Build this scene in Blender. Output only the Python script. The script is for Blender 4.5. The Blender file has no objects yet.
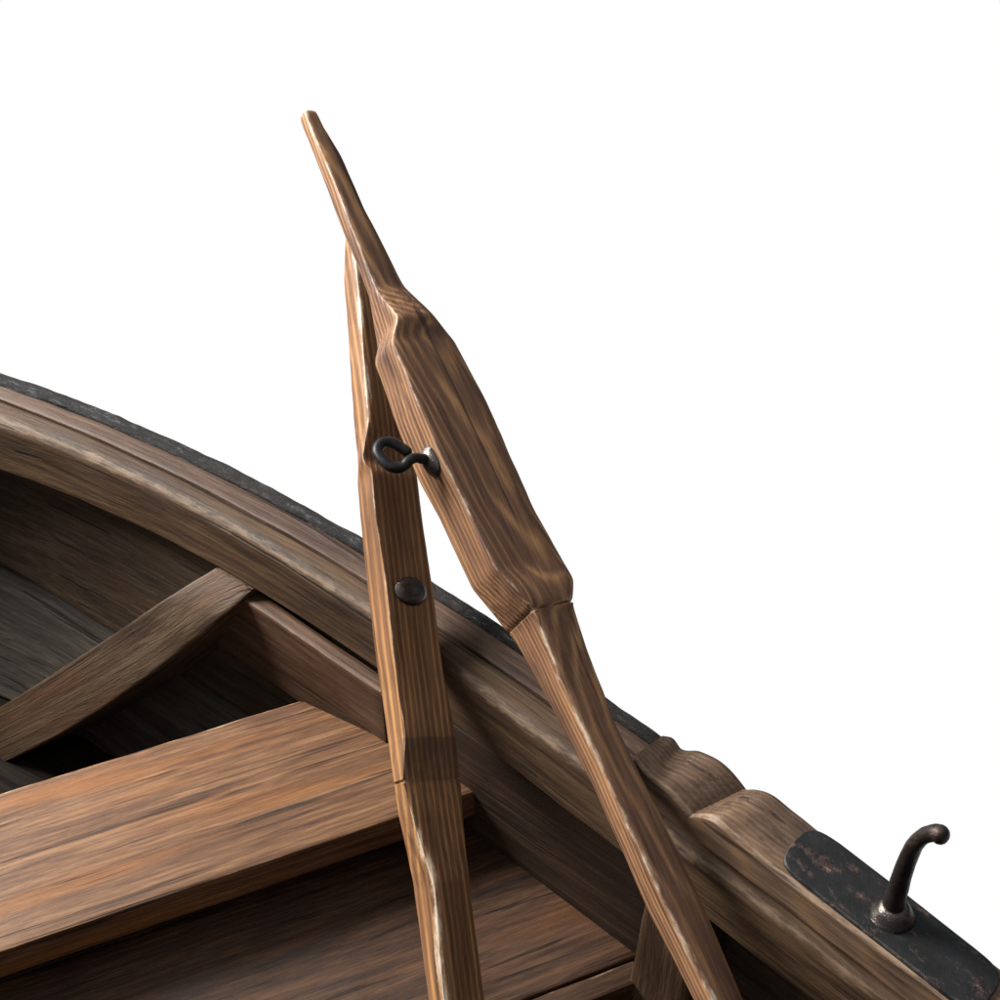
import bpy, math, random
import numpy as np
from mathutils import Vector, noise
random.seed(4)
S = bpy.context.scene
COL = S.collection

# ------------------------------------------------------------------ boat frame
# s runs along the boat's side (towards the stern), o points outboard, z is up
D = Vector((.76, -.65, 0)).normalized()
N = Vector((-D.y, D.x, 0))
def W(s, o, z): return D*s + N*o + Vector((0, 0, z))

def bow(s): return 1.0 if s > -1.26 else max(.0, 1-((-1.26-s)/.98)**1.7)
def table(pts):
    xs = [p[0] for p in pts]; ys = [p[1] for p in pts]
    k = 3 if len(pts) > 4 else 1
    c = np.polyfit(xs, ys, k); d = np.polyder(c)
    lo, hi = xs[0], xs[-1]
    def f(s):
        if s < lo: return float((np.polyval(c, lo) + np.polyval(d, lo)*(s-lo))*bow(s))
        if s > hi: return float(np.polyval(c, hi) + np.polyval(d, hi)*.6*(s-hi))
        return float(np.polyval(c, s))
    return f
def lin(xs, ys): return lambda s: float(np.interp(s, xs, ys))
o_sil = table([(-1.244,.659),(-1.14,.68),(-1.04,.70),(-.937,.712),(-.838,.722),(-.787,.724),(-.695,.722),(-.632,.721),(-.493,.716),(-.434,.711),(-.3,.702),(-.15,.690)])
o_strip = table([(-1.23,.648),(-1.123,.666),(-1.022,.684),(-.923,.698),(-.825,.707),(-.773,.709),(-.681,.713),(-.618,.712),(-.468,.701),(-.44,.697),(-.3,.686),(-.15,.672)])
o_groove = table([(-1.208,.632),(-1.154,.64),(-1.103,.65),(-1.051,.658),(-1.003,.667),(-.95,.672),(-.9,.677),(-.851,.681),(-.798,.682),(-.745,.684),(-.661,.687),(-.62,.685),(-.569,.681),(-.535,.680),(-.4,.668),(-.2,.652)])
o_ridge = table([(-1.176,.608),(-1.128,.621),(-1.057,.638),(-.963,.649),(-.875,.655),(-.804,.658),(-.752,.660),(-.71,.658),(-.615,.653),(-.573,.651),(-.479,.650),(-.383,.643),(-.348,.640),(-.289,.634),(-.253,.630),(-.201,.626),(-.178,.623)])
o_inb = table([(-1.177,.595),(-1.079,.619),(-.98,.636),(-.926,.641),(-.863,.646),(-.771,.649),(-.702,.650),(-.6,.645),(-.509,.640),(-.422,.635),(-.318,.627),(-.277,.625),(-.24,.621)])
_s1 = lin([-1.8,-1.2,-1.014,-.921,-.84,-.66,-.3,.6], [.54,.622,.637,.642,.648,.670,.672,.61])
def o_seam1(s): return _s1(s)*bow(s)
_s2 = lin([-1.8,-1.159,-1.105,-.84,-.6,.6], [.47,.573,.583,.592,.61,.53])
def o_seam2(s): return _s2(s)*bow(s-.04)

# ------------------------------------------------------------------ node helpers
class NT:
    def __init__(s, name):
        s.m = bpy.data.materials.new(name); s.m.use_nodes = True
        s.t = s.m.node_tree; s.t.nodes.clear()
        s.out = s.t.nodes.new('ShaderNodeOutputMaterial')
        s.b = s.t.nodes.new('ShaderNodeBsdfPrincipled')
        s.t.links.new(s.b.outputs[0], s.out.inputs[0])
    def n(s, k): return s.t.nodes.new(k)
    def put(s, sock, v):
        if isinstance(v, bpy.types.NodeSocket): s.t.links.new(v, sock)
        else: sock.default_value = v
    def math(s, op, a, b=0.0, c=0.0, clamp=False):
        x = s.n('ShaderNodeMath'); x.operation = op; x.use_clamp = clamp
        s.put(x.inputs[0], a); s.put(x.inputs[1], b); s.put(x.inputs[2], c)
        return x.outputs[0]
    def vmath(s, op, a, b):
        x = s.n('ShaderNodeVectorMath'); x.operation = op
        s.put(x.inputs[0], a); s.put(x.inputs[1], b)
        return x.outputs['Value'] if op == 'DOT_PRODUCT' else x.outputs[0]
    def attr(s, nm):
        x = s.n('ShaderNodeAttribute'); x.attribute_name = nm; return x
    def noise(s, vec, mul, detail=4, rough=.55, dist=0.0, off=(0,0,0)):
        v = s.vmath('ADD', s.vmath('MULTIPLY', vec, mul), off)
        x = s.n('ShaderNodeTexNoise'); x.inputs['Scale'].default_value = 1
        x.inputs['Detail'].default_value = detail; x.inputs['Roughness'].default_value = rough
        x.inputs['Distortion'].default_value = dist
        s.t.links.new(v, x.inputs['Vector']); return x.outputs['Fac']
    def step(s, v, lo, hi):
        x = s.n('ShaderNodeMapRange'); x.interpolation_type = 'SMOOTHSTEP'
        s.put(x.inputs[0], v); x.inputs[1].default_value = lo; x.inputs[2].default_value = hi
        return x.outputs[0]
    def mix(s, f, a, b, mode='MIX'):
        x = s.n('ShaderNodeMix'); x.data_type = 'RGBA'; x.blend_type = mode
        s.put(x.inputs[0], f); s.put(x.inputs[6], a if isinstance(a, bpy.types.NodeSocket) else (*a, 1))
        s.put(x.inputs[7], b if isinstance(b, bpy.types.NodeSocket) else (*b, 1))
        return x.outputs[2]
    def ramp(s, f, stops):
        x = s.n('ShaderNodeValToRGB'); e = x.color_ramp.elements
        while len(e) < len(stops): e.new(.5)
        for i, (p, c) in enumerate(stops): e[i].position = p; e[i].color = (*c, 1)
        s.put(x.inputs[0], f); return x.outputs[0]
    def bump(s, h, dist, strength=1.0, prev=None):
        x = s.n('ShaderNodeBump'); x.inputs['Distance'].default_value = dist; x.inputs['Strength'].default_value = strength
        s.put(x.inputs['Height'], h)
        if prev: s.put(x.inputs['Normal'], prev)
        return x.outputs[0]

def wood(name, dark, mid, light, line, stripe=0.0, spacing=.005, phi=.3, wob=1.0, sharp=3.0, dline=.6,
         blotch=(.05,.04,.035), blotch_amt=.4, rough=.5, wearc=(.42,.33,.24), wear_amt=1.0, band=None, fine=1.0, bumpd=.0006, orange=None, rings=None, lens=1.0, spec=.32):
    t = NT(name)
    g = t.attr('grain').outputs['Vector']; wr = t.attr('wear').outputs['Fac']
    fib = t.noise(g, (11*lens, 240*fine, 240*fine), 5, .62)
    stk = t.noise(g, (3.4*lens, 52*fine, 52*fine), 6, .66, .3, (3,1,7))
    pore = t.noise(g, (38, 800, 800), 2, .6, 0, (9,2,1))
    low = t.noise(g, (3.2, 14, 14), 2, .5, 0, (1,8,3))
    crk = t.noise(g, (2.8*lens, 105*fine, 105*fine), 3, .5, .5, (5,5,2))
    tone = t.math('ADD', t.math('MULTIPLY', fib, .45), t.math('MULTIPLY', stk, .55))
    col = t.ramp(tone, [(.36, dark), (.49, mid), (.62, light)])
    h = t.math('ADD', t.math('MULTIPLY', fib, .6), t.math('MULTIPLY', pore, .3))
    if stripe > 0:
        ph = t.vmath('DOT_PRODUCT', g, (0, math.cos(phi)/spacing, math.sin(phi)/spacing))
        if rings:      # growth rings about a pith line (u0, n0) that leans through the timber
            sx = t.n('ShaderNodeSeparateXYZ'); t.put(sx.inputs[0], g)
            du = t.math('SUBTRACT', sx.outputs[1], rings[0])
            dn = t.math('SUBTRACT', sx.outputs[2], t.math('MULTIPLY_ADD', t.math('SUBTRACT', sx.outputs[0], rings[3]), rings[2], rings[1]))
            rr = t.math('SQRT', t.math('ADD', t.math('MULTIPLY', du, du), t.math('MULTIPLY', dn, dn)))
            ph = t.math('ADD', t.math('DIVIDE', rr, spacing), t.math('MULTIPLY', t.noise(g, (1.3, 34, 34), 2, .45, 0, (8,8,1)), 2.2))
        ph = t.math('ADD', ph, t.math('MULTIPLY', low, wob*3))
        ph = t.math('ADD', ph, t.math('MULTIPLY', t.noise(g, (5, 60, 60), 3, .6, 0, (6,2,2)), .6))
        sn = t.math('MULTIPLY_ADD', t.math('SINE', t.math('MULTIPLY', ph, 6.2832)), .5, .5)
        sn = t.math('POWER', sn, sharp)
        amt = t.math('MULTIPLY', sn, t.math('MULTIPLY_ADD', t.step(stk, .34, .60), .8, .2))
        col = t.mix(t.math('MULTIPLY', amt, stripe), col, line)
        h = t.math('MULTIPLY_ADD', sn, .35, h)
    if orange:
        col = t.mix(t.math('MULTIPLY', t.step(t.noise(g, (2.5, 22, 22), 3, .5, 0, (2,9,9)), .52, .70), .42), col, orange)
    col = t.mix(t.math('MULTIPLY', t.step(crk, .60, .70), dline), col, tuple(c*.35 for c in dark))
    col = t.mix(t.math('MULTIPLY', t.step(t.noise(g, (4, 11, 11), 5, .65, 0, (4,4,4)), .48, .72), blotch_amt), col, blotch)
    col = t.mix(t.math('MULTIPLY', t.step(pore, .52, .70), .35), col, tuple(c*.5 for c in dark))
    if band:
        gx = t.n('ShaderNodeSeparateXYZ'); t.put(gx.inputs[0], g)
        jag = t.math('MULTIPLY_ADD', stk, .006, gx.outputs[0])
        b0 = t.math('MULTIPLY', t.step(jag, band[0], band[0]+.002), t.math('SUBTRACT', 1.0, t.step(jag, band[1], band[1]+.003)))
        col = t.mix(t.math('MULTIPLY', t.math('MULTIPLY', b0, t.math('MULTIPLY_ADD', t.step(gx.outputs[2], .004, .012), .8, .2)), .55), col, (.045,.032,.026))
    wn = t.noise(g, (30, 110, 110), 5, .7, 0, (7,7,7))
    w = t.math('MULTIPLY', t.step(t.math('ADD', wr, t.math('MULTIPLY_ADD', wn, 1.8, -.98)), .50, .95), wear_amt)
    col = t.mix(w, col, wearc)
    # stray pale scuffs in the open grain
    sc = t.math('MULTIPLY', t.step(t.noise(g, (9, 90, 90), 6, .75, 0, (11,3,5)), .655, .72), .35*wear_amt)
    col = t.mix(sc, col, wearc)
    t.put(t.b.inputs['Base Color'], col)
    t.put(t.b.inputs['Roughness'], t.math('MULTIPLY_ADD', fib, .30, rough-.15))
    t.put(t.b.inputs['Specular IOR Level'], spec)
    nb = t.bump(h, bumpd)
    nb = t.bump(t.math('SUBTRACT', wn, t.step(crk, .60, .70)), bumpd*.8, .6, nb)
    t.put(t.b.inputs['Normal'], nb)
    return t.m

M = {}
M['oar'] = wood('oar_wood', (.080,.037,.020), (.165,.077,.039), (.26,.135,.062), (.50,.26,.09), stripe=.7, spacing=.0050, phi=.5, wob=.5, sharp=2.5, wearc=(.56,.45,.34), dline=.5, blotch=(.075,.042,.033), blotch_amt=.45, rough=.52, band=(.1725,.2085))
M['oar2'] = wood('oar_wood_broad_grain', (.066,.033,.024), (.148,.074,.043), (.255,.138,.074), (.47,.25,.11), stripe=.75, spacing=.0038, wob=.12, sharp=2.4, rings=(.012,-.052,.030,.46), wearc=(.56,.45,.34), dline=.65, blotch=(.055,.036,.036), blotch_amt=.7, rough=.52)
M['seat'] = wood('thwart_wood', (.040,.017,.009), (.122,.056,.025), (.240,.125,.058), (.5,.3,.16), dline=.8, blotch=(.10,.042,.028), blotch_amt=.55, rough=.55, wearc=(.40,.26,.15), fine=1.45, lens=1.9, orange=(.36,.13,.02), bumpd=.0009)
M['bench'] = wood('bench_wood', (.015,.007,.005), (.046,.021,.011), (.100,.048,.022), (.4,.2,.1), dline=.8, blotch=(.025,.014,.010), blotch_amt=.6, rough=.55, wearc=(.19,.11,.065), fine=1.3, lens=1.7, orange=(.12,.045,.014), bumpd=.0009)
M['rail'] = wood('gunwale_wood', (.019,.010,.005), (.053,.029,.015), (.102,.061,.031), (.3,.2,.12), dline=.8, blotch=(.045,.025,.017), blotch_amt=.65, rough=.6, wearc=(.24,.165,.105), wear_amt=.55, fine=1.1, lens=1.3, bumpd=.0011)
M['cap'] = wood('cap_wood', (.030,.017,.012), (.066,.038,.026), (.115,.072,.050), (.3,.2,.12), dline=.85, blotch=(.05,.025,.017), blotch_amt=.6, rough=.55, wearc=(.20,.145,.11), wear_amt=.6, fine=1.1, lens=1.3, bumpd=.0011)
M['riser'] = wood('riser_wood', (.034,.018,.011), (.080,.044,.025), (.15,.088,.053), (.3,.2,.12), dline=.8, blotch=(.07,.027,.014), blotch_amt=.55, rough=.55, wearc=(.28,.21,.16), wear_amt=.8, fine=1.0, lens=1.3, bumpd=.0011)
M['side'] = wood('side_board_wood', (.014,.008,.005), (.034,.019,.012), (.066,.038,.023), (.2,.1,.06), dline=.8, blotch=(.036,.014,.008), blotch_amt=.5, rough=.6, wearc=(.11,.075,.05), wear_amt=.5, lens=1.3, bumpd=.0011)
M['hull'] = wood('hull_planking', (.022,.015,.010), (.048,.032,.021), (.088,.060,.040), (.2,.15,.1), dline=.8, blotch=(.050,.026,.015), blotch_amt=.55, rough=.65, wearc=(.09,.07,.05), wear_amt=.4, lens=1.3, bumpd=.0011)
M['strake'] = wood('lower_planking', (.026,.023,.020), (.058,.050,.043), (.105,.092,.078), (.2,.15,.1), dline=.75, blotch=(.040,.034,.030), blotch_amt=.5, rough=.65, wearc=(.12,.10,.08), wear_amt=.5, lens=1.3, bumpd=.0011)
M['bilge_shade'] = wood('shaded_bilge_planking', (.006,.005,.004), (.013,.010,.008), (.026,.020,.015), (.2,.15,.1), dline=.8, blotch=(.010,.007,.005), blotch_amt=.5, rough=.7, wearc=(.04,.03,.02), wear_amt=.3, spec=.05)  # planking colour darkened to paint in the shade low in the hull
M['rib'] = wood('rib_wood', (.034,.021,.013), (.080,.050,.030), (.145,.098,.060), (.3,.2,.12), dline=.85, blotch=(.13,.046,.018), blotch_amt=.5, rough=.6, wearc=(.21,.155,.11), wear_amt=.6, lens=1.2, bumpd=.0011)
M['block'] = wood('block_wood', (.060,.037,.026), (.120,.077,.053), (.19,.128,.086), (.27,.155,.08), stripe=.55, spacing=.0042, phi=.0, wob=.8, sharp=1.8, dline=.7, blotch=(.055,.035,.030), blotch_amt=.6, rough=.48, wearc=(.32,.225,.15), wear_amt=.7)

def iron(name, base, rust, rust_lo, rust_hi, metal=.7, rough=.45, edge=(.35,.31,.28), mesh_pat=False, rust_col=(.16,.07,.045)):
    t = NT(name)
    g = t.attr('grain').outputs['Vector']; wr = t.attr('wear').outputs['Fac']
    a = t.noise(g, (60,60,60), 5, .65); b = t.noise(g, (42,70,70), 6, .75, .3, (5,1,4)); c = t.noise(g, (420,420,420), 3, .6)
    col = t.mix(t.step(a, .35, .7), base, tuple(x*1.9 for x in base))
    ru = t.step(b, rust_lo, rust_hi)
    col = t.mix(t.math('MULTIPLY', ru, rust), col, rust_col)
    col = t.mix(t.math('MULTIPLY', t.step(b, rust_hi, rust_hi+.05), rust*.7), col, (.36,.17,.12))
    w = t.step(t.math('ADD', wr, t.math('MULTIPLY_ADD', a, .8, -.4)), .45, .9)
    col = t.mix(w, col, edge)
    t.put(t.b.inputs['Base Color'], col)
    t.put(t.b.inputs['Metallic'], t.math('MULTIPLY', t.math('SUBTRACT', 1.0, t.math('MULTIPLY', ru, rust)), metal))
    t.put(t.b.inputs['Roughness'], t.math('MULTIPLY_ADD', c, .25, rough-.1))
    h = t.math('ADD', t.math('MULTIPLY', c, .35), t.math('ADD', a, t.math('MULTIPLY', ru, .4)))
    nb = t.bump(h, .0006)
    if mesh_pat:
        p = []
        for ang in (.5, -.9):
            ph = t.vmath('DOT_PRODUCT', g, (math.cos(ang)*4200, math.sin(ang)*4200, 0))
            p.append(t.math('SINE', ph))
        nb = t.bump(t.math('MULTIPLY', t.math('ADD', p[0], p[1]), t.step(t.noise(g, (22,22,22), 2, .5, 0, (2,2,2)), .48, .6)), .00003, .5, nb)
    t.put(t.b.inputs['Normal'], nb)
    return t.m
M['iron'] = iron('blackened_iron', (.018,.018,.020), .25, .60, .70, rough=.42)
M['bright'] = iron('worn_iron', (.075,.068,.064), .35, .50, .68, metal=.95, rough=.32, edge=(.36,.33,.30))
M['pin'] = iron('rusty_pin_iron', (.022,.017,.015), .6, .50, .68, rough=.5, edge=(.25,.19,.16), rust_col=(.07,.03,.02))
M['plate'] = iron('plate_iron', (.0095,.0105,.012), .85, .525, .625, metal=.35, rough=.62, edge=(.14,.12,.10), mesh_pat=True, rust_col=(.060,.032,.028))

def tarred():
    t = NT('tarred_strip')
    g = t.attr('grain').outputs['Vector']
    a = t.noise(g, (45,150,150), 6, .75, .6); b = t.noise(g, (60,300,300), 5, .7, .4, (3,3,3)); c = t.noise(g, (9,9,9), 2)
    col = t.mix(t.step(b, .54, .66), (.008,.008,.009), (.060,.064,.072))
    col = t.mix(t.math('MULTIPLY', t.step(c, .45, .65), .5), col, (.022,.016,.013))
    t.put(t.b.inputs['Base Color'], col); t.put(t.b.inputs['Roughness'], .68); t.put(t.b.inputs['Specular IOR Level'], .25)
    t.put(t.b.inputs['Normal'], t.bump(t.math('ADD', a, t.math('MULTIPLY', b, .5)), .003))
    return t.m
M['tar'] = tarred()

# ------------------------------------------------------------------ mesh helpers
def tag(o, label, cat, group=None, kind=None):
    o['label'] = label; o['category'] = cat
    if group: o['group'] = group
    if kind: o['kind'] = kind
def empty(name, loc):
    o = bpy.data.objects.new(name, None); o.location = loc; o.empty_display_size = .05; COL.objects.link(o); return o
def build(name, verts, faces, grain, wear, mat, parent=None, angle=38, off=None):
    me = bpy.data.meshes.new(name)
    me.from_pydata([tuple(v) for v in verts], [], faces); me.update()
    off = off if off is not None else (random.uniform(0, 9), random.uniform(0, .8), random.uniform(0, .8))
    a = me.attributes.new('grain', 'FLOAT_VECTOR', 'POINT')
    a.data.foreach_set('vector', [c for g in grain for c in (g[0]+off[0], g[1]+off[1], g[2]+off[2])])
    w = me.attributes.new('wear', 'FLOAT', 'POINT'); w.data.foreach_set('value', list(wear))
    me.materials.append(mat)
    import bmesh
    bm = bmesh.new(); bm.from_mesh(me)
    bmesh.ops.recalc_face_normals(bm, faces=bm.faces)
    for f in bm.faces: f.smooth = True
    for e in bm.edges: e.smooth = not (len(e.link_faces) == 2 and e.calc_face_angle(0) > math.radians(angle))
    bm.to_mesh(me); bm.free()
    o = bpy.data.objects.new(name, me); COL.objects.link(o)
    if parent:
        o.parent = parent
        # verts are in world space: undo the thing's own location
        pl = parent.location if parent.type == 'EMPTY' else Vector((0,0,0))
        if parent.type == 'EMPTY': o.location = -Vector(pl)
    return o

def rounded(poly, ch, wear):
    """2D polygon -> five points per corner (soft chamfer) with wear weights"""
    out = []; n = len(poly)
    for i in range(n):
        p = Vector(poly[i]); a = Vector(poly[i-1]); b = Vector(poly[(i+1) % n])
        da = (a-p); db = (b-p); la = max(da.length, 1e-6); lb = max(db.length, 1e-6)
        c = ch[i]; ca = min(c, la*.42); cb = min(c, lb*.42)
        da = da/la; db = db/lb
        ea = min(ca*1.0+.003, la*.47); eb = min(cb*1.0+.003, lb*.47)
        m = p + da*ca*.30 + db*cb*.30
        w = wear[i]
        out += [(p+da*ea, 0.0), (p+da*ca, w*.6), (m, w), (p+db*cb, w*.6), (p+db*eb, 0.0)]
    return out

def loft(name, frames, mat, parent=None, to3d=None, rough=.0004, caps=True, angle=38, seed=None, capin=.0016, grain=None, off=None):
    """frames: (t, polygon, chamfers, wears); to3d(t, x, y) -> Vector; grain = (t,x,y)"""
    V, G, Wr, F = [], [], [], []
    sd = random.uniform(0, 50) if seed is None else seed
    fr = list(frames); rings = []
    def ring(t, poly, ch, wr, shrink=0.0, wadd=0.0):
        pts = rounded(poly, ch, wr)
        cx = sum(p[0].x for p in pts)/len(pts); cy = sum(p[0].y for p in pts)/len(pts)
        r = []
        for p, w in pts:
            q = p
            if shrink:
                d = Vector((cx, cy))-p; q = p + d.normalized()*min(shrink, d.length*.4)
            P = to3d(t, q.x, q.y)
            nz = noise.noise_vector(Vector((P.x*22+sd, P.y*22, P.z*22)))*rough + noise.noise_vector(Vector((P.x*80+sd, P.y*80, P.z*80)))*rough*.35
            P = P + nz
            V.append(P); G.append((t, q.x, q.y) if grain is None else grain(t, q.x, q.y)); Wr.append(min(1, w+wadd)); r.append(len(V)-1)
        return r
    if caps:
        t0 = fr[0]; dt = fr[1][0]-fr[0][0]; sg = 1 if dt > 0 else -1
        rings.append(ring(t0[0], t0[1], t0[2], t0[3], capin, .5))
        fr[0] = (t0[0]+sg*capin, *t0[1:])
        t1 = fr[-1]; fr[-1] = (t1[0]-sg*capin, *t1[1:])
    for f in fr: rings.append(ring(*f))
    if caps: rings.append(ring(t1[0], t1[1], t1[2], t1[3], capin, .5))
    n = len(rings[0])
    for a, b in zip(rings[:-1], rings[1:]):
        for i in range(n):
            j = (i+1) % n
            F.append((a[i], a[j], b[j], b[i]))
    if caps:
        F.append(tuple(rings[0])); F.append(tuple(reversed(rings[-1])))
    return build(name, V, F, G, Wr, mat, parent, angle, off)

def rng(a, b, st):
    n = max(2, int(round(abs(b-a)/st))+1)
    return [a+(b-a)*i/(n-1) for i in range(n)]

def tube(name, pts, rad, mat, parent=None, seg=20, ell=None, endround=True, wearf=None, sub=6):
    P = [Vector(p) for p in pts]
    # catmull-rom
    Q, R = [], []
    for i in range(len(P)-1):
        p0 = P[max(i-1, 0)]; p1 = P[i]; p2 = P[i+1]; p3 = P[min(i+2, len(P)-1)]
        for k in range(sub):
            u = k/sub
            Q.append(.5*((2*p1)+(p2-p0)*u+(2*p0-5*p1+4*p2-p3)*u*u+(3*p1-p0-3*p2+p3)*u**3)); R.append(rad[i]*(1-u)+rad[i+1]*u)
    Q.append(P[-1]); R.append(rad[-1])
    if endround:
        d0 = (Q[0]-Q[1]).normalized(); d1 = (Q[-1]-Q[-2]).normalized()
        r0, r1 = R[0], R[-1]
        pre = [(Q[0]+d0*r0*.45*k, r0*c) for k, c in ((1.9, .2), (1.75, .5), (1.3, .78), (.7, .95))]
        post = [(Q[-1]+d1*r1*.45*k, r1*c) for k, c in ((.7, .95), (1.3, .78), (1.75, .5), (1.9, .2))]
        Q = [p for p, r in pre]+Q+[p for p, r in post]; R = [r for p, r in pre]+R+[r for p, r in post]
    V, G, Wr, F = [], [], [], []
    T = (Q[1]-Q[0]).normalized(); U = T.orthogonal().normalized(); L = 0
    for i, (q, r) in enumerate(zip(Q, R)):
        t = (Q[min(i+1, len(Q)-1)]-Q[max(i-1, 0)]).normalized()
        U = (U-t*U.dot(t)).normalized(); B = t.cross(U)
        if i: L += (q-Q[i-1]).length
        for k in range(seg):
            a = 2*math.pi*k/seg
            d = U*math.cos(a)+B*math.sin(a)
            rr = r*(1+.05*noise.noise(q*130+d*1.5))
            V.append(q+d*rr); G.append((L, r*math.cos(a), r*math.sin(a))); Wr.append(wearf(i/len(Q)) if wearf else 0)
    for i in range(len(Q)-1):
        for k in range(seg):
            j = (k+1) % seg; F.append((i*seg+k, i*seg+j, (i+1)*seg+j, (i+1)*seg+k))
    F.append(tuple(range(seg))); F.append(tuple(reversed(range((len(Q)-1)*seg, len(Q)*seg))))
    return build(name, V, F, G, Wr, mat, parent, 50)

def lathe(name, c, axis, udir, prof, mat, parent=None, seg=40, sx=1.0, sy=1.0, wear=None, wob=.03):
    """prof: list of (radius, height) from the base up; sx/sy squash along udir and across"""
    A = Vector(axis).normalized(); U = (Vector(udir)-A*Vector(udir).dot(A)).normalized(); B = A.cross(U); c = Vector(c)
    V, G, Wr, F = [], [], [], []
    for i, (r, h) in enumerate(prof):
        for k in range(seg):
            a = 2*math.pi*k/seg
            rr = r*(1+wob*noise.noise(Vector((math.cos(a)*1.7, math.sin(a)*1.7, h*60+c.x*9))))
            V.append(c+U*rr*sx*math.cos(a)+B*rr*sy*math.sin(a)+A*h); G.append((r*math.cos(a), r*math.sin(a), h)); Wr.append(wear[i] if wear else 0)
    for i in range(len(prof)-1):
        for k in range(seg):
            j = (k+1) % seg; F.append((i*seg+k, i*seg+j, (i+1)*seg+j, (i+1)*seg+k))
    F.append(tuple(range(seg))); F.append(tuple(reversed(range((len(prof)-1)*seg, len(prof)*seg))))
    return build(name, V, F, G, Wr, mat, parent, 40)

# ------------------------------------------------------------------ the boat
boat = empty('rowing_boat', W(-.7, .3, 0))
tag(boat, 'dark weathered wooden rowing boat with plank thwart and iron pin on its rail', 'boat')
SA, SB = -2.16, .56
def rail(name, poly, ch, wr, mat, a=SA, b=SB, st=.02, rough=.0006, **kw):
    loft(name, [(s, poly(s), ch, wr) for s in rng(a, b, max(st, .04))], mat, boat, lambda t, x, y: W(t, -x, y), rough, **kw)   # port side
    return loft(name, [(s, poly(s), ch, wr) for s in rng(a, b, st)], mat, boat, lambda t, x, y: W(t, x, y), rough, grain=lambda t, x, y: (t, x-poly(t)[-2][0], y), **kw)

gap = lambda s: float(np.interp(s, [-.47, -.42], [0, .006]))
rail('rubbing_strake', lambda s: [(o_strip(s)+.0006, .455), (o_sil(s), .457), (o_sil(s), .503), (o_strip(s)+.0006, .4995)],
     (.002, .006, .005, .003), (0,0,0,0), M['tar'], st=.004, rough=.0017)
rail('gunwale_cap', lambda s: [(o_groove(s)+.0012, .462), (o_strip(s)-.0008, .462), (o_strip(s)-.0008, .500), (o_groove(s)+.0012, .4995)],
     (.002, .002, .0025, .0025), (0, 0, .5, .55), M['cap'])
rail('inwale', lambda s: [(o_inb(s), .445), (o_groove(s)-.0012, .445), (o_groove(s)-.0012, .4995-gap(s)), (o_ridge(s), .4985-gap(s)*.8)],
     (.0015, .001, .002, .008), (.15, 0, .3, .85), M['rail'])

# planking: each strake laps over the one below
lv = [(.492, lambda s: o_groove(s)+.004), (.235, o_seam1), (.075, o_seam2), (.045, lambda s: o_seam2(s)*.80), (.03, lambda s: o_seam2(s)*.42), (.025, lambda s: .004)]
for i in range(len(lv)-1):
    (z1, f1), (z0, f0) = lv[i], lv[i+1]
    th = .012
    nx, nz = (z1-z0), (f1(-.9)-f0(-.9)); l = math.hypot(nx, nz); ox, oz = nx/l, -nz/l
    def poly(s, z1=z1, z0=z0, f1=f1, f0=f0, ox=ox, oz=oz, i=i):
        e = .009 if i else 0
        dx, dz = f1(s)-f0(s), z1-z0; q = math.hypot(dx, dz); dx, dz = dx/q*.014, dz/q*.014
        k = 1 if i else 0
        return [(f0(s), z0), (f1(s)+ox*e+dx*k, z1+oz*e+dz*k), (f1(s)+ox*(e+th)+dx*k, z1+oz*(e+th)+dz*k), (f0(s)+ox*th, z0+oz*th)]
    rail('strake', poly, (.0012,)*4, (.3, 0, 0, 0), (M['hull'], M['strake'])[i] if i < 2 else M['bilge_shade'], st=.04)

rail('keel', lambda s: [(-.02, .0), (.02, .0), (.02, .042), (-.02, .042)], (.003,)*4, (.2,)*4, M['bilge_shade'], st=.1)
loft('stem', [(z, [(-.115, -2.10), (.115, -2.10), (.02, -2.26-.06*z), (-.02, -2.26-.06*z)], (.004,)*4, (.4,)*4) for z in rng(.0, .515, .04)], M['rail'], boat, lambda t, x, y: W(y, x, t), .0008)
def tr(z): return float(np.interp(z, [.025,.03,.045,.075,.235,.495], [.02,o_seam2(.56)*.42,o_seam2(.56)*.8,o_seam2(.56),o_seam1(.56),o_groove(.56)]))
loft('transom', [(z, [(-tr(z)-.01, .562), (tr(z)+.01, .562), (tr(z)+.01, .590), (-tr(z)-.01, .590)], (.003,)*4, (.2,)*4) for z in (.026,.03,.045,.075,.15,.20,.26,.32,.40,.50)], M['rail'], boat, lambda t, x, y: W(y, x, t), .0008)
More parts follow.
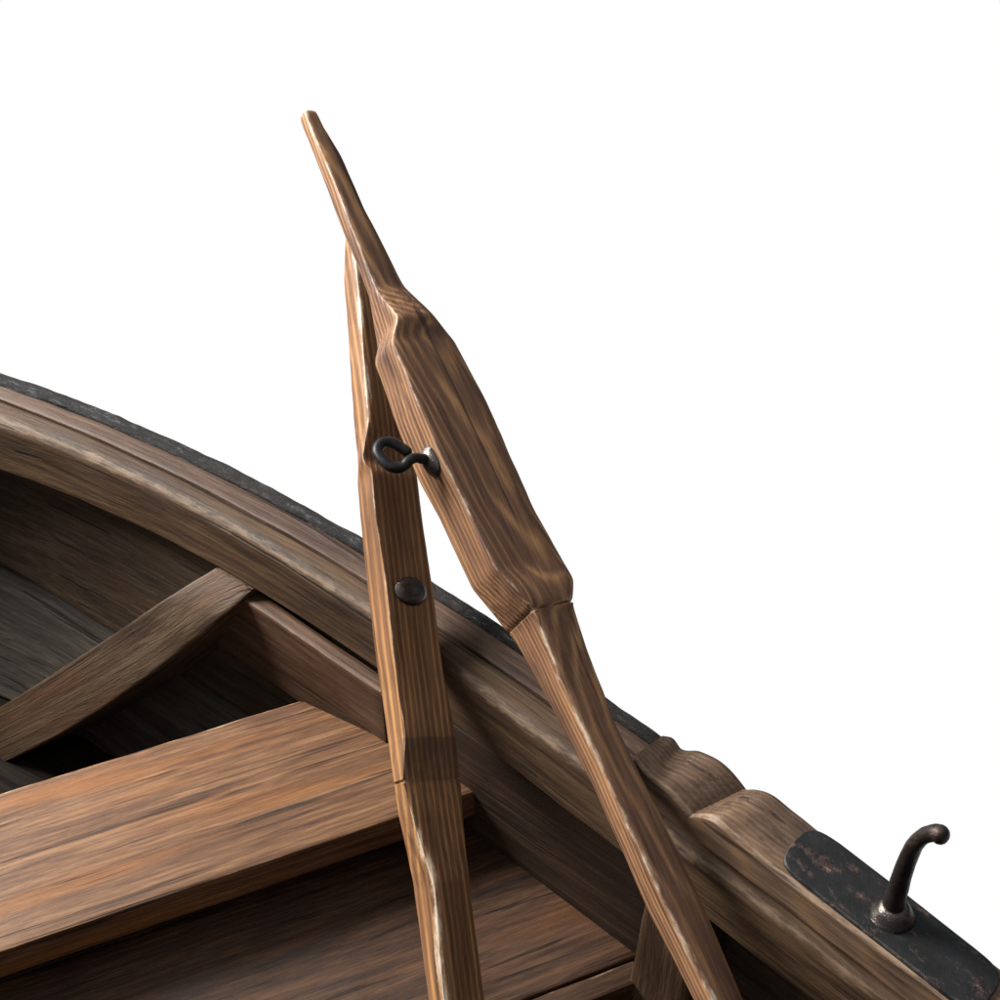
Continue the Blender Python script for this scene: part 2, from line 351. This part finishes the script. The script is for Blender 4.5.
# canted frame in the bow
up = [(-.905,.642,.4435), (-.942,.603,.407), (-.985,.575,.358), (-1.064,.543,.270), (-1.180,.519,.143), (-1.313,.493,.0)]
lo = [(-.857,.6455,.4435), (-.876,.619,.414), (-.914,.591,.361), (-.979,.554,.280), (-1.075,.528,.169), (-1.202,.504,.034)]
def crv(pts, u):
    x = u*(len(pts)-1); i = min(int(x), len(pts)-2); f = x-i
    p0, p1, p2, p3 = (Vector(pts[max(i-1,0)]), Vector(pts[i]), Vector(pts[i+1]), Vector(pts[min(i+2,len(pts)-1)]))
    return .5*((2*p1)+(p2-p0)*f+(2*p0-5*p1+4*p2-p3)*f*f+(3*p1-p0-3*p2+p3)*f**3)
def frame_rib(name, up, lo, dep, mat):
    fr = []
    def t3(t, x, y):      # x: 0..1 across (up -> lo), y: depth outboard
        a = crv(up, t/.6); b = crv(lo, t/.6); w = (b-a).length
        q = a+(b-a)*(x/w) + Vector((1.0*0, dep(t/.6)[0], dep(t/.6)[1]))*y
        return W(*q)
    for k in range(40):
        t = .6*k/39; w = (crv(lo, t/.6)-crv(up, t/.6)).length
        fr.append((t, [(0, 0), (w, 0), (w, .085), (0, .085)], (.002, .003, .001, .001), (.4, .55, 0, 0)))
    return loft(name, fr, mat, boat, t3, .0006)
frame_rib('rib', up, lo, lambda u: (.93, -.35), M['rib'])
# upright frame under the rail, abaft the bench
loft('rib', [(z, [(.627-.10*max(0, (.30-z)), -.386+(.389-z)*-.06), (.627-.10*max(0, (.30-z)), -.334), (.68, -.334), (.68, -.386)], (.003,.003,.001,.001), (.5,.5,0,0))
      for z in rng(.4435, .05, .02)], M['riser'], boat, lambda t, x, y: W(y, x, t), .0006)
loft('rib', [(z, [(.60, .02), (.60, .07), (.68, .07), (.68, .02)], (.003,.003,.001,.001), (.5,.5,0,0))
      for z in rng(.4435, .05, .02)], M['riser'], boat, lambda t, x, y: W(y, x, t), .0006)

# riser board that carries the thwart, raked at its forward end
def rake(t, x, y): return W(t + (.5*(y-.425) if t < -.86 else .5*(y-.425)*max(0, (-.80-t)/.06) if t < -.80 else 0), x, y)
loft('riser_board', [(s, [(.6415, .326), (.655, .326), (.655, .4305), (.639, .4305)], (.002,.001,.001,.003), (.3,0,0,.55)) for s in rng(-.885, -.686, .012)], M['riser'], boat, rake, .0007)
loft('side_board', [(s, [(.650, .372), (.664, .372), (.664, .438), (.648, .438)], (.002,.001,.001,.002), (.4,0,0,.3)) for s in rng(-.6835, -.33, .015)], M['side'], boat, lambda t,x,y: W(t,x,y), .0006)
loft('side_board', [(s, [(.653, .270), (.665, .270), (.664, .3705), (.651, .3705)], (.002,.001,.001,.002), (.2,0,0,.3)) for s in rng(-.6835, -.33, .015)], M['side'], boat, lambda t,x,y: W(t,x,y), .0006)

# thwart and bench: planks laid athwart; q runs inboard along the plank, r across it
Q = Vector((-.448, -.894)); Rr = Vector((.894, -.448))
def plank(name, base, r0, r1, z0, z1, side, mat, length=1.0, ch=.003, wr=(.3,.8,.5,.5), cut=None, rough=.0007):
    """base: (s,o) of the outboard forward corner; the outboard end follows the boat's side"""
    bs = Vector(base)
    def t3(t, x, y):      # t along plank, x across, y = z
        e = side(x)*max(0, 1-t/.25)
        p = bs + Q*(t+e) + Rr*x
        return W(p.x, p.y, y)
    fr = [(t, [(r0, z0), (r0, z1), (r1, z1), (r1, z0)], (ch,)*4, wr) for t in rng(0, length, .02)]
    return loft(name, fr, mat, boat, t3, rough)
base = (-.783, .626)
wdt = (Vector((-.582,.663))-Vector(base)).dot(Rr); qd = (Vector((-.582,.663))-Vector(base)).dot(Q)
plank('thwart', base, 0, wdt, .323, .360, lambda x: qd*x/wdt, M['seat'], 1.36)
fb = Vector((-.398,.649))
wd = .26
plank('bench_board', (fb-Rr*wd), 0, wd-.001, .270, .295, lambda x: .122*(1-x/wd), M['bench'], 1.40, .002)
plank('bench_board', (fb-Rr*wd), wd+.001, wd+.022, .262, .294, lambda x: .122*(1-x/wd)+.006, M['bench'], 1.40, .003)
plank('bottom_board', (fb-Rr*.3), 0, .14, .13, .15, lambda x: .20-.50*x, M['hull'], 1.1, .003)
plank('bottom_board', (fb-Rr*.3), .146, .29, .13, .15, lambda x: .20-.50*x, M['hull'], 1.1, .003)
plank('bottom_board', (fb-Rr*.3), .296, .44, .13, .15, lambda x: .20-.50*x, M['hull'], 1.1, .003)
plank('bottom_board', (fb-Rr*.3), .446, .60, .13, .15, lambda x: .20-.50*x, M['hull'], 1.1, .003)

# carved rowlock block on the rail
ki = [(-.4215,.546),(-.411,.5375),(-.401,.5345),(-.388,.5325),(-.377,.5275),(-.3668,.5215),(-.3650,.5225),(-.354,.5325),(-.342,.5375),(-.322,.535),(-.292,.532),(-.262,.5315),(-.10,.5315),(.10,.531),(.20,.530)]
ko = [(-.424,.528),(-.415,.5325),(-.406,.527),(-.390,.5375),(-.368,.5390),(-.3462,.5265),(-.3440,.5275),(-.333,.5355),(-.321,.5385),(-.305,.5345),(-.285,.5305),(-.262,.5285),(-.10,.5235),(.10,.522),(.20,.521)]
def kn(tab, v):
    i = min(int(v), len(tab)-2); f = v-i
    def m(j):
        if j in (0, len(tab)-1): return ((tab[1][0]-tab[0][0], tab[1][1]-tab[0][1]) if j == 0 else (tab[-1][0]-tab[-2][0], tab[-1][1]-tab[-2][1]))
        a = (tab[j+1][0]-tab[j-1][0])*.5, (tab[j+1][1]-tab[j-1][1])*.5
        return a
    if i == 5: return (tab[5][0]*(1-f)+tab[6][0]*f, tab[5][1]*(1-f)+tab[6][1]*f)
    p, q = tab[i], tab[i+1]
    m0 = m(i) if i != 6 else ((q[0]-p[0]), (q[1]-p[1])*1.6)
    m1 = m(i+1) if i+1 != 5 else ((q[0]-p[0]), (q[1]-p[1])*1.5)
    m0 = (m0[0] if i >= 1 else q[0]-p[0], m0[1])
    h = lambda k: (2*f**3-3*f*f+1)*p[k]+(f**3-2*f*f+f)*m0[k]+(-2*f**3+3*f*f)*q[k]+(f**3-f*f)*m1[k]
    # knots are unevenly spaced: s stays linear inside a span
    return (p[0]*(1-f)+q[0]*f, h(1))
o_bi = lin([-.44,-.364,-.323,-.268,-.172,.2], [.650,.648,.644,.640,.632,.606])
o_bo = lin([-.44,-.25,-.13,.2], [.695,.695,.682,.650])
def block():
    NV = []
    for i in range(len(ki)-1):
        n = {5: 1, 11: 8, 12: 10, 13: 5}.get(i, 6)
        NV += [i+k/n for k in range(n)]
    NV.append(len(ki)-1)
    V, G, Wr, F = [], [], [], []
    na = 12; rings = []
    for idx, v in enumerate(NV):
        a = kn(ki, v); b = kn(ko, v)
        oi, oo = o_bi(a[0]), o_bo(b[0])
        if idx == 0: pass
        cols = [0, .07, .13] + [.13+.80*k/na for k in range(1, na)] + [.93, .97, 1.0]
        top = []
        for c in cols:
            s = a[0]*(1-c)+b[0]*c; o = oi*(1-c)+oo*c; z = a[1]*(1-c)+b[1]*c
            w = 0
            if c == 0: z -= .0030; w = .6
            elif c == .07: z -= .0008; w = .95
            elif c == 1: z -= .003; w = .8
            elif c == .97: z -= .001; w = .5
            if c in (0, 1): o += (.0002 if c == 0 else 0)
            top.append((s, o, z, w))
        zi, zo = .5012, .5012
        prof = [(b[0], oo, zo, 0), ((a[0]+b[0])/2, (oi+oo)/2, zo, 0), (a[0], oi, zi, 0), (a[0], oi-.0004, zi+.4*(top[0][2]-zi), 0), (a[0], oi-.0003, zi+.85*(top[0][2]-zi), .2)] + top + [(b[0], oo, zo+.6*(top[-1][2]-zo), .2)]
        r = []
        for s, o, z, w in prof:
            P = W(s, o, z); P = P + noise.noise_vector(P*45)*.0005
            V.append(P); G.append((s, o, z*1.6)); Wr.append(w+(.35 if idx == 0 and z > .51 else 0)); r.append(len(V)-1)
        rings.append(r)
    n = len(rings[0])
    for a, b in zip(rings[:-1], rings[1:]):
        for i in range(n):
            j = (i+1) % n; F.append((a[i], a[j], b[j], b[i]))
    F.append(tuple(rings[0])); F.append(tuple(reversed(rings[-1])))
    return build('rowlock_block', V, F, G, Wr, M['block'], boat, 34)
blk = block()
def ztop(s, o):
    zi = np.interp(s, [k[0] for k in ki], [k[1] for k in ki]); zo = np.interp(s, [k[0] for k in ko], [k[1] for k in ko])
    c = (o-o_bi(s))/(o_bo(s)-o_bi(s)); return float(zi*(1-c)+zo*c)

def plate():
    inner = lin([-.30,-.25,-.19,-.11], [.6475,.6435,.6370,.6290]); outer = lin([-.30,-.25,-.19,-.11], [.6945,.6935,.6860,.6775])
    a, b = -.2895, -.120; n = 56
    out = []
    # rounded-rectangle parametrisation in (s, o)
    def contour(ins):
        pts = []
        r = .021
        for k in range(n):
            u = k/n
            # superellipse with long straight sides
            ang = 2*math.pi*u; ex = .42
            x = math.copysign(abs(math.cos(ang))**.16, math.cos(ang)); y = math.copysign(abs(math.sin(ang))**.62, math.sin(ang))
            L = (b-a)/2; xc = (a+b)/2
            xx = xc + x*(L-ins); m = .5*(inner(xx)+outer(xx)); h = .5*(outer(xx)-inner(xx))
            pts.append((xx, m+y*(h-ins)))
        return pts
    V, G, Wr, F = [], [], [], []; rings = []
    for ins, dz, w in ((0, -.004, 0), (0, .0018, .55), (.0009, .0030, .6), (.0025, .0032, 0), (.008, .0032, 0), (.014, .0032, 0), (.019, .0032, 0)):
        r = []
        for s, o in contour(ins):
            P = W(s, o, ztop(s, o)+dz + .0004*noise.noise(Vector((s*60, o*60, 0))))
            V.append(P); G.append((s, o, dz)); Wr.append(w); r.append(len(V)-1)
        rings.append(r)
    for r0, r1 in zip(rings[:-1], rings[1:]):
        for k in range(n):
            j = (k+1) % n; F.append((r0[k], r0[j], r1[j], r1[k]))
    # fill the middle with strips
    r = rings[-1]
    for k in range(n//2-1):
        x0, x1, y1, y0 = r[k], r[k+1], r[n-1-k], r[(n-k) % n]
        F.append((x0, x1, y1, y0) if k else (x0, x1, y1))
    F.append(tuple(reversed(rings[0])))
    return build('iron_plate', V, F, G, Wr, M['plate'], blk, 40)
plate()
pb = W(-.203, .664, ztop(-.203, .664)+.003)
lathe('pin_collar', pb, (0,0,1), D, [(.0158,-.001),(.0160,.0012),(.0145,.0035),(.0118,.0078),(.0098,.0112),(.0078,.0122)], M['bright'], blk, wear=[.2,.5,.4,.1,.1,0], wob=.05)
def wp(s, o, z): return W(s, o, z)
tube('rowlock_pin', [wp(-.2035,.664,.530), wp(-.2045,.6645,.553), wp(-.2045,.665,.577), wp(-.204,.6655,.595), wp(-.2025,.666,.613), wp(-.1985,.666,.6265), wp(-.192,.6655,.6365), wp(-.188,.665,.6390)],
     [.0080,.0076,.0068,.0063,.0058,.0055,.0060,.0068], M['pin'], blk, wearf=lambda u: .5 if u > .84 else 0)

# ------------------------------------------------------------------ the oars
def vec(*a): return Vector(a)
def pchip(tab):
    xs = np.array([p[0] for p in tab]); ys = np.array([p[1] for p in tab])
    gx = np.arange(xs[0], xs[-1], .002); gy = np.interp(gx, xs, ys)
    k = np.array([1,2,3,2,1])/9.0
    gy2 = np.convolve(np.pad(gy, 2, mode='edge'), k, 'valid')
    return lambda t: float(np.interp(t, gx, gy2))
def oar(name, label, A, B, f, e, th, Lt, Rt, St, joint, t0, t1, chR, chS, mats, wearR):
    A = Vector(A); ax = (Vector(B)-A).normalized(); f = Vector(f); f = (f-ax*f.dot(ax)).normalized(); e = Vector(e); e = (e-ax*e.dot(ax)-f*e.dot(f)).normalized()
    root = empty(name, A+ax*t0); tag(root, label, 'oar', 'oars leaning on the rail')
    L, R, Sx = pchip(Lt), pchip(Rt), pchip(St)
    u = e*math.cos(th)-f*math.sin(th); n = f*math.cos(th)+e*math.sin(th)
    def sec(t):
        l, r, s = L(t)-.0010, R(t), Sx(t)+.0012
        b = max(.004, (r-l)/math.sin(th)); a = max(.004, (s-r)/math.cos(th))
        fr = (a*math.sin(th)+b*math.cos(th))/2
        # corner R in (u, n) coordinates of the section plane
        Rp = e*r + f*fr; ru, rn = Rp.dot(u), Rp.dot(n)
        return [(ru+a, rn), (ru, rn), (ru, rn-b), (ru+a, rn-b)], a, b
    def t3(t, x, y): return A+ax*t+u*x+n*y
    def frames(a0, b0):
        F = []
        for t in rng(a0, b0, .003):
            p, a, b = sec(t)
            m = min(a, b)
            F.append((t, p, (min(chS(t), m*.40), min(chR(t), m*.36), min(.004, m*.3), min(.006, m*.3)), (.30, wearR(t), .45, .25)))
        return F
    parts = []
    parts.append(loft('shaft', frames(t0, joint-.0001), mats, root, t3, .0005, angle=32, capin=.0006, off=(0,0,0)))
    up_ = loft('loom', frames(joint+.0001, t1-.004), mats, root, t3, .0005, angle=32, capin=.0020, off=(0,0,0))
    parts.append(up_)
    offs = None
    return root, A, ax, u, n, sec, parts
RL = [(-.20,-.010),(-0.0521,-0.0156),(0.0084,-0.0189),(0.0741,-0.0218),(0.1802,-0.0205),(0.2307,-0.0234),(0.2714,-0.0255),(0.2978,-0.0274),(0.31,-0.0289),(0.3158,-0.0315),(0.357,-0.0422),(0.424,-0.0425),(0.4601,-0.0455),(0.5067,-0.0437),(0.538,-0.0407),(0.5735,-0.0389),(0.5892,-0.0315),(0.632,-0.0196),(0.6662,-0.0178),(0.6992,-0.0168),(0.7642,-0.0124),(0.820,-0.0100),(.829,-.0088),(0.835,-0.0020)]
RR = [(-.20,-.003),(-0.0551,-0.0058),(0.0024,-0.0063),(0.0268,-0.0068),(0.0985,-0.0083),(0.1863,-0.008),(0.2552,-0.0083),(0.2813,-0.006),(0.3154,-0.0048),(0.3218,-0.0061),(0.3541,-0.017),(0.4391,-0.0189),(0.4797,-0.0191),(0.5075,-0.0188),(0.5418,-0.0169),(0.5733,-0.0160),(0.5905,-0.0040),(0.6306,-0.0109),(0.6951,-0.0077),(0.7427,-0.0046),(0.8004,-0.0034),(0.835,-0.001)]
RS = [(-.20,.012),(-0.0647,0.0132),(-0.0066,0.015),(0.0725,0.018),(0.1447,0.0177),(0.2114,0.0165),(0.2405,0.0193),(0.2784,0.0224),(0.3126,0.0269),(0.3211,0.0317),(0.3323,0.0368),(0.3851,0.0363),(0.4542,0.0352),(0.5006,0.0367),(0.5645,0.0342),(0.5939,0.0254),(0.6339,0.0132),(0.7147,0.0096),(0.7736,0.0112),(0.8059,0.0078),(0.822,0.0078),(.829,.0068),(.835,.0015)]
ridge_w = lambda t: .0028
right = oar('oar', 'broad wavy-grained oar leaning in front, with a black iron eye hook on its side', (.1596,.6067,.4701), (-.1719,1.2871,.8074), (-.1374,-.4928,.8592), (.9061,.2878,.31), math.radians(38),
    RL, RR, RS, .3140, -.18, .8325, lambda t: .003 if t > .32 else .0045, lambda t: float(np.interp(t, [.2,.33,.40,.47,.56,.60,.7], [.006,.008,.017,.011,.012,.008,.004])), M['oar2'], lambda t: float(np.interp(t, [0,.30,.33,.55,.8], [.80,.80,.72,.72,.85])))
LL = [(-.36,-.0245),(-0.129,-0.0249),(-0.0564,-0.0248),(0.0033,-0.0234),(0.0231,-0.0232),(0.0964,-0.0244),(0.1483,-0.0294),(0.1693,-0.0295),(0.2109,-0.0309),(0.2785,-0.0322),(0.3745,-0.0317),(0.4338,-0.0301),(0.4535,-0.0269),(0.4739,-0.0272),(0.5394,-0.0241),(0.5969,-0.0212),(0.6272,-0.0204),(0.6672,-0.0141),(0.6800,-0.0076)]
LR = [(-.36,-.012),(-0.1285,-0.0126),(-0.0571,-0.0115),(0.0019,-0.0115),(0.0318,-0.01),(0.0898,-0.0072),(0.1334,-0.0161),(0.1719,-0.0216),(0.2097,-0.0148),(0.239,-0.0164),(0.3512,-0.0156),(0.3938,-0.0175),(0.4364,-0.0157),(0.4492,-0.0230),(0.4835,-0.0128),(0.5298,-0.0117),(0.5865,-0.0087),(0.6368,-0.0073),(0.6800,-0.0057)]
LS = [(-.36,.0225),(-0.1358,0.022),(-0.0631,0.0222),(-0.0031,0.0219),(0.0586,0.0215),(0.1354,0.023),(0.1677,0.0249),(0.2124,0.025),(0.2541,0.0222),(0.3353,0.0225),(0.3888,0.0217),(0.4415,0.0222),(0.4768,0.0214),(0.5238,0.0219),(0.572,0.0207),(0.6222,0.0106),(0.6577,0.0057),(0.6800,-0.0013)]
left = oar('oar', 'narrower pinstripe-grained oar with a domed rivet, resting behind the other oar', (-.0331,.6652,.3707), (-.126,1.2255,.7135), (.0271,-.5185,.8547), (.9898,.1336,.0497), math.radians(35),
    LL, LR, LS, .1725, -.155, .676, lambda t: float(np.interp(t, [0,.12,.17,.2,.45,.5], [.0065,.006,.002,.002,.002,.005])), lambda t: float(np.interp(t, [0,.15,.2], [.006,.004,.0025])), M['oar'], lambda t: float(np.interp(t, [0,.12,.18,.22,.45,.5], [1,.95,.55,.62,.7,.85])))

# rivet on the left oar
root, A, ax, u, n, sec, parts = left
p, a, b = sec(.330)
rc = A+ax*.330+u*(p[1][0]+a*.50)+n*(p[1][1])
lathe('rivet', rc, n, u, [(.0150,-.001),(.0152,.0010),(.0140,.0026),(.0115,.0040),(.0080,.0050),(.0040,.0056),(.0008,.0058)], M['bright'], parts[1], sx=1.05, sy=.82, wear=[0,.1,.2,.1,0,0,0])
# eye hook on the right oar
root, A, ax, u, n, sec, parts = right
tt = .4625
p, a, b = sec(tt)
hc = A+ax*tt+u*p[1][0]+n*(p[1][1]-b*.34)
cam_up = Vector((0, .669, .743)); rx = Vector((1, 0, 0)); fw = Vector((0, .743, -.669))
lathe('hook_flange', hc, -u, ax, [(.0135,-.001),(.0138,.0012),(.0120,.0032),(.0085,.0055),(.0050,.0070)], M['bright'], parts[1], sx=1.0, sy=.72, wear=[0,.5,.3,.1,0])
# eye: shank leaves the flange, dips and curls back over itself
px = .00079
def hk(dx, dy, dd): return hc + rx*dx*px + cam_up*(-dy)*px + fw*dd
tube('eye_hook', [hk(-1,-1,0), hk(-8,-2,-.006), hk(-16,-3,-.010), hk(-22,0,-.012), hk(-28,6,-.013), hk(-38,6.5,-.014), hk(-48,0,-.012), hk(-54,-9,-.008), hk(-51.5,-17,-.003), hk(-43,-19.5,0), hk(-33,-15,.001), hk(-25,-9.5,.001)],
     [.0046,.0042,.0040,.0044,.0047,.0047,.0046,.0045,.0045,.0045,.0045,.0045], M['iron'], parts[1], wearf=lambda u: .55 if .48 < u < .60 else .1)

# ------------------------------------------------------------------ light and studio
w = bpy.data.worlds.new('World'); S.world = w; w.use_nodes = True
nt = w.node_tree; bg = nt.nodes['Background']
tc = nt.nodes.new('ShaderNodeTexCoord'); sp = nt.nodes.new('ShaderNodeSeparateXYZ'); mr = nt.nodes.new('ShaderNodeMapRange')
nt.links.new(tc.outputs['Generated'], sp.inputs[0]); nt.links.new(sp.outputs['Z'], mr.inputs[0])
mr.inputs[1].default_value = -.40; mr.inputs[2].default_value = -.22; mr.inputs[3].default_value = 1.0; mr.inputs[4].default_value = .05
m2 = nt.nodes.new('ShaderNodeMapRange'); nt.links.new(sp.outputs['Z'], m2.inputs[0])
m2.inputs[1].default_value = .0; m2.inputs[2].default_value = 1.0; m2.inputs[3].default_value = 0; m2.inputs[4].default_value = .50
ad = nt.nodes.new('ShaderNodeMath'); ad.operation = 'ADD'; nt.links.new(mr.outputs[0], ad.inputs[0]); nt.links.new(m2.outputs[0], ad.inputs[1])
nt.links.new(ad.outputs[0], bg.inputs['Strength']); bg.inputs['Color'].default_value = (1, 1, 1, 1)
def area(name, loc, target, size, power, col=(1,1,1)):
    l = bpy.data.lights.new(name, 'AREA'); l.shape = 'DISK'; l.size = size; l.energy = power; l.color = col
    o = bpy.data.objects.new(name, l); COL.objects.link(o); o.location = loc
    o.rotation_euler = (Vector(target)-Vector(loc)).to_track_quat('-Z', 'Y').to_euler()
    return o
tgt = Vector((-.1, .85, .45))
area('key_lamp', tgt+Vector((-.74,.38,.56)).normalized()*2.6, tgt, 1.25, 205, (1,.96,.90))

cam = bpy.data.cameras.new('camera'); co = bpy.data.objects.new('camera', cam); COL.objects.link(co)
co.location = (0, 0, 1.5); co.rotation_euler = (math.radians(90-42), 0, 0)
cam.sensor_fit = 'HORIZONTAL'; cam.angle = math.radians(35); cam.clip_start = .01; cam.clip_end = 100
S.camera = co
S.render.engine = 'CYCLES'
S.view_settings.view_transform = 'Standard'; S.view_settings.look = 'None'; S.view_settings.exposure = 0; S.view_settings.gamma = 1
